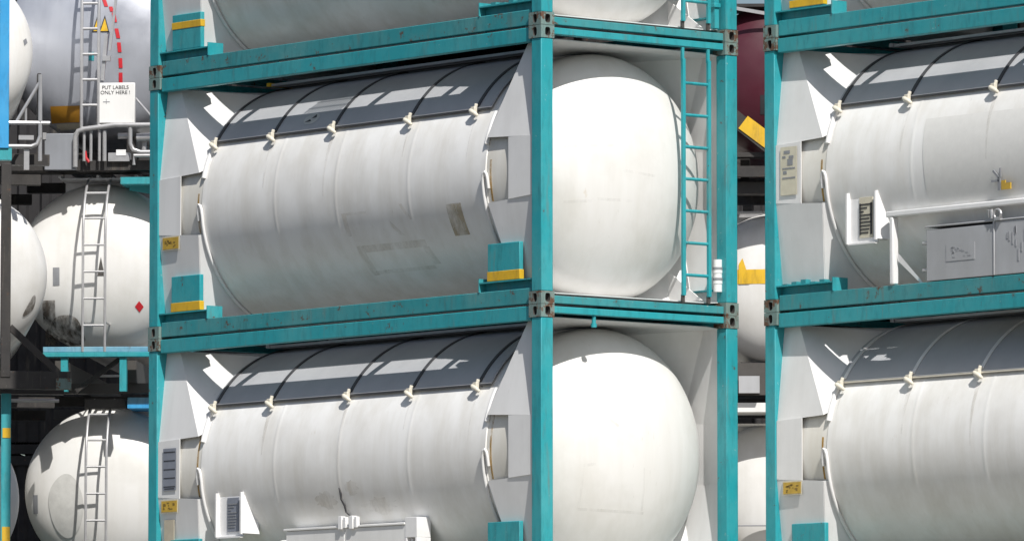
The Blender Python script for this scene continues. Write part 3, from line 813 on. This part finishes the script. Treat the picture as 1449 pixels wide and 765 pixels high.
# column glimpsed between the centre and right stacks
t = Tank('white end-on tank with yellow band in the gap between centre and right stacks', (-18.054, 19.116, .856), -42.0, .985, 1.42, M['dome'], group='tank containers in the gap')
t.quad('yellow_band', -.55, .6, 1.44, 1.63, M['yellow'])
t.decal('yellow_wedge', [(-.50, 1.44), (-.36, 1.44), (-.41, 1.66), (-.45, 1.78), (-.50, 1.70)], M['yellow'], d=.012)
t.walkway(2.38, -.9, .9); t.underframe(M['dark'], .42)
mb = MB(); mb.box(-.9, -.15, -1.2, 1.2, -.02, .12); mb.box(-1.0, -.2, -1.15, 1.15, .121, .40); t.P(mb, 'end_beam', M['belly'])
mb = MB(); mb.box(-.16, -.05, -.50, -.23, .0, .22); t.P(mb, 'end_box', M['grey_box'])
t = Tank('plain white end-on tank low in the gap between centre and right stacks', (-18.218, 19.251, -1.742), -42.0, .985, 1.30, M['dome'], group='tank containers in the gap')
mb = MB(); mb.box(-.7, .02, -1.2, 1.2, 2.36, 2.48); t.P(mb, 'top_beam', M['white_dirty'])
t.walkway(2.22, -.9, .9, M['white_dirty']); t.underframe(M['dark'], .42)
mb = MB(); mb.box(-.36, -.30, -.9, .9, .895, .91); t.P(mb, 'seam_strip', M['ink_grey'])
t = Tank('maroon end-on tank with yellow plate on a black brace, high in the gap', (-17.892, 18.981, 3.54), -42.0, 1.0, 1.45, M['maroon'], group='tank containers in the gap')
mb = MB(); mb.bar((.05, -.75, 1.02), (.05, .20, .25), .20, .06, (1, 0, 0)); br = t.P(mb, 'brace', M['dark'])
mb = MB(); mb.bar((.086, -.44, .80), (.086, .05, .43), .20, .012, (1, 0, 0)); t.P(mb, 'yellow_plate', M['yellow'], br)
mb = MB(); mb.box(-.1, .0, -1.2, 1.2, .10, .24); mb.box(-.5, -.2, -1.2, 1.2, -.10, .05); mb.box(-.3, -.02, -1.2, 1.2, .36, .42); t.P(mb, 'end_beam', M['dark'])
t.underframe(M['dark'], .42)
mb = MB(); mb.box(-1.2, -.4, -.9, .9, 2.36, 2.40); mb.bar((-.3, -.55, 2.33), (-.3, .35, 2.17), .03, .045, mi=1); t.P(mb, 'top_walkway', [M['dark'], M['galv']])
t.quad('black_stencil', -.22, -.12, .95, 1.2, M['ink'])
b = MB(); b.box(-24, -16.5, 17.0, 25.0, -2.596, -1.746); struct(b.build('concrete_plinth', M['concrete']))

# ------------------------------------------------------------------ dark freight containers added to shut out sky, near-black to read as shade
def backdrop(label, loc, ang, mat, group):
    root = thing('backdrop_container', label, 'freight container', loc, R_(ang), group)
    mb = MB(); x0, x1, y0, y1 = -6.0, -.04, -1.18, 1.18
    def wall(ax, lo, hi, pos, out):
        pts = []; n = int((hi - lo) / .28)
        for k in range(n):
            a = lo + (hi - lo) * k / n; d = (hi - lo) / n
            pts += [(a, 0), (a + d * .3, 0), (a + d * .42, .036), (a + d * .88, .036)]
        pts.append((hi, 0)); vs = []
        for a, q in pts:
            for z in (.16, 2.45): vs.append((a, pos - out * q, z) if ax == 0 else (pos - out * q, a, z))
        mb.add(vs, [(2 * k, 2 * k + 2, 2 * k + 3, 2 * k + 1) for k in range(len(pts) - 1)])
    wall(0, x0, x1, y0, -1); wall(0, x0, x1, y1, 1); wall(1, y0, y1, x1, 1); wall(1, y0, y1, x0, -1)
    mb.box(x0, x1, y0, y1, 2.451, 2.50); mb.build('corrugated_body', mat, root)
    for x in (-6.05, -.12):
        for y in (-1.219, 1.10):
            mb = MB(); mb.box(x, x + .12, y, y + .119, .0, 2.588); mb.build('corner_post', mat, root)
    for z in (.01, 2.46):
        for y in (-1.215, 1.13): mb = MB(); mb.box(-5.92, -.13, y, y + .085, z, z + .12); mb.build('edge_rail', mat, root)
        for x in (-6.04, -.10): mb = MB(); mb.box(x, x + .085, -1.09, 1.09, z, z + .12); mb.build('edge_rail', mat, root)
    return root
lv = ('lowest', 'second', 'third', 'topmost')
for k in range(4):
    backdrop('dark freight container behind the end-on tanks on the left, %s of its stack' % lv[k], (-22.9, 11.6, -2.597 + k * 2.595), -43, M['backdrop_dark'], 'dark freight containers behind the left tanks')
    backdrop('dark freight container at the far left behind the blue post, %s in its stack' % lv[k], (-24.7, 9.4, -2.597 + k * 2.595), -43, M['backdrop_dark'], 'dark freight containers behind the left tanks')
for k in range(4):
    backdrop('dark freight container close behind the centre stack, %s of its stack' % lv[k], (-2.93, 3.70, -2.597 + k * 2.595), 0, M['backdrop_dark'], 'dark freight containers behind the framed stacks')
    backdrop('dark freight container close behind the right stack, %s of its stack' % lv[k], (3.5, 6.45, -2.597 + k * 2.595), 0, M['backdrop_dark'], 'dark freight containers behind the framed stacks')
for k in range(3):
    backdrop('dark freight container at the back of the gap between the stacks, %s of its stack' % lv[k], (-24.0, 25.2, -2.597 + k * 2.595), -41, M['backdrop_dark'], 'dark freight containers behind the gap')
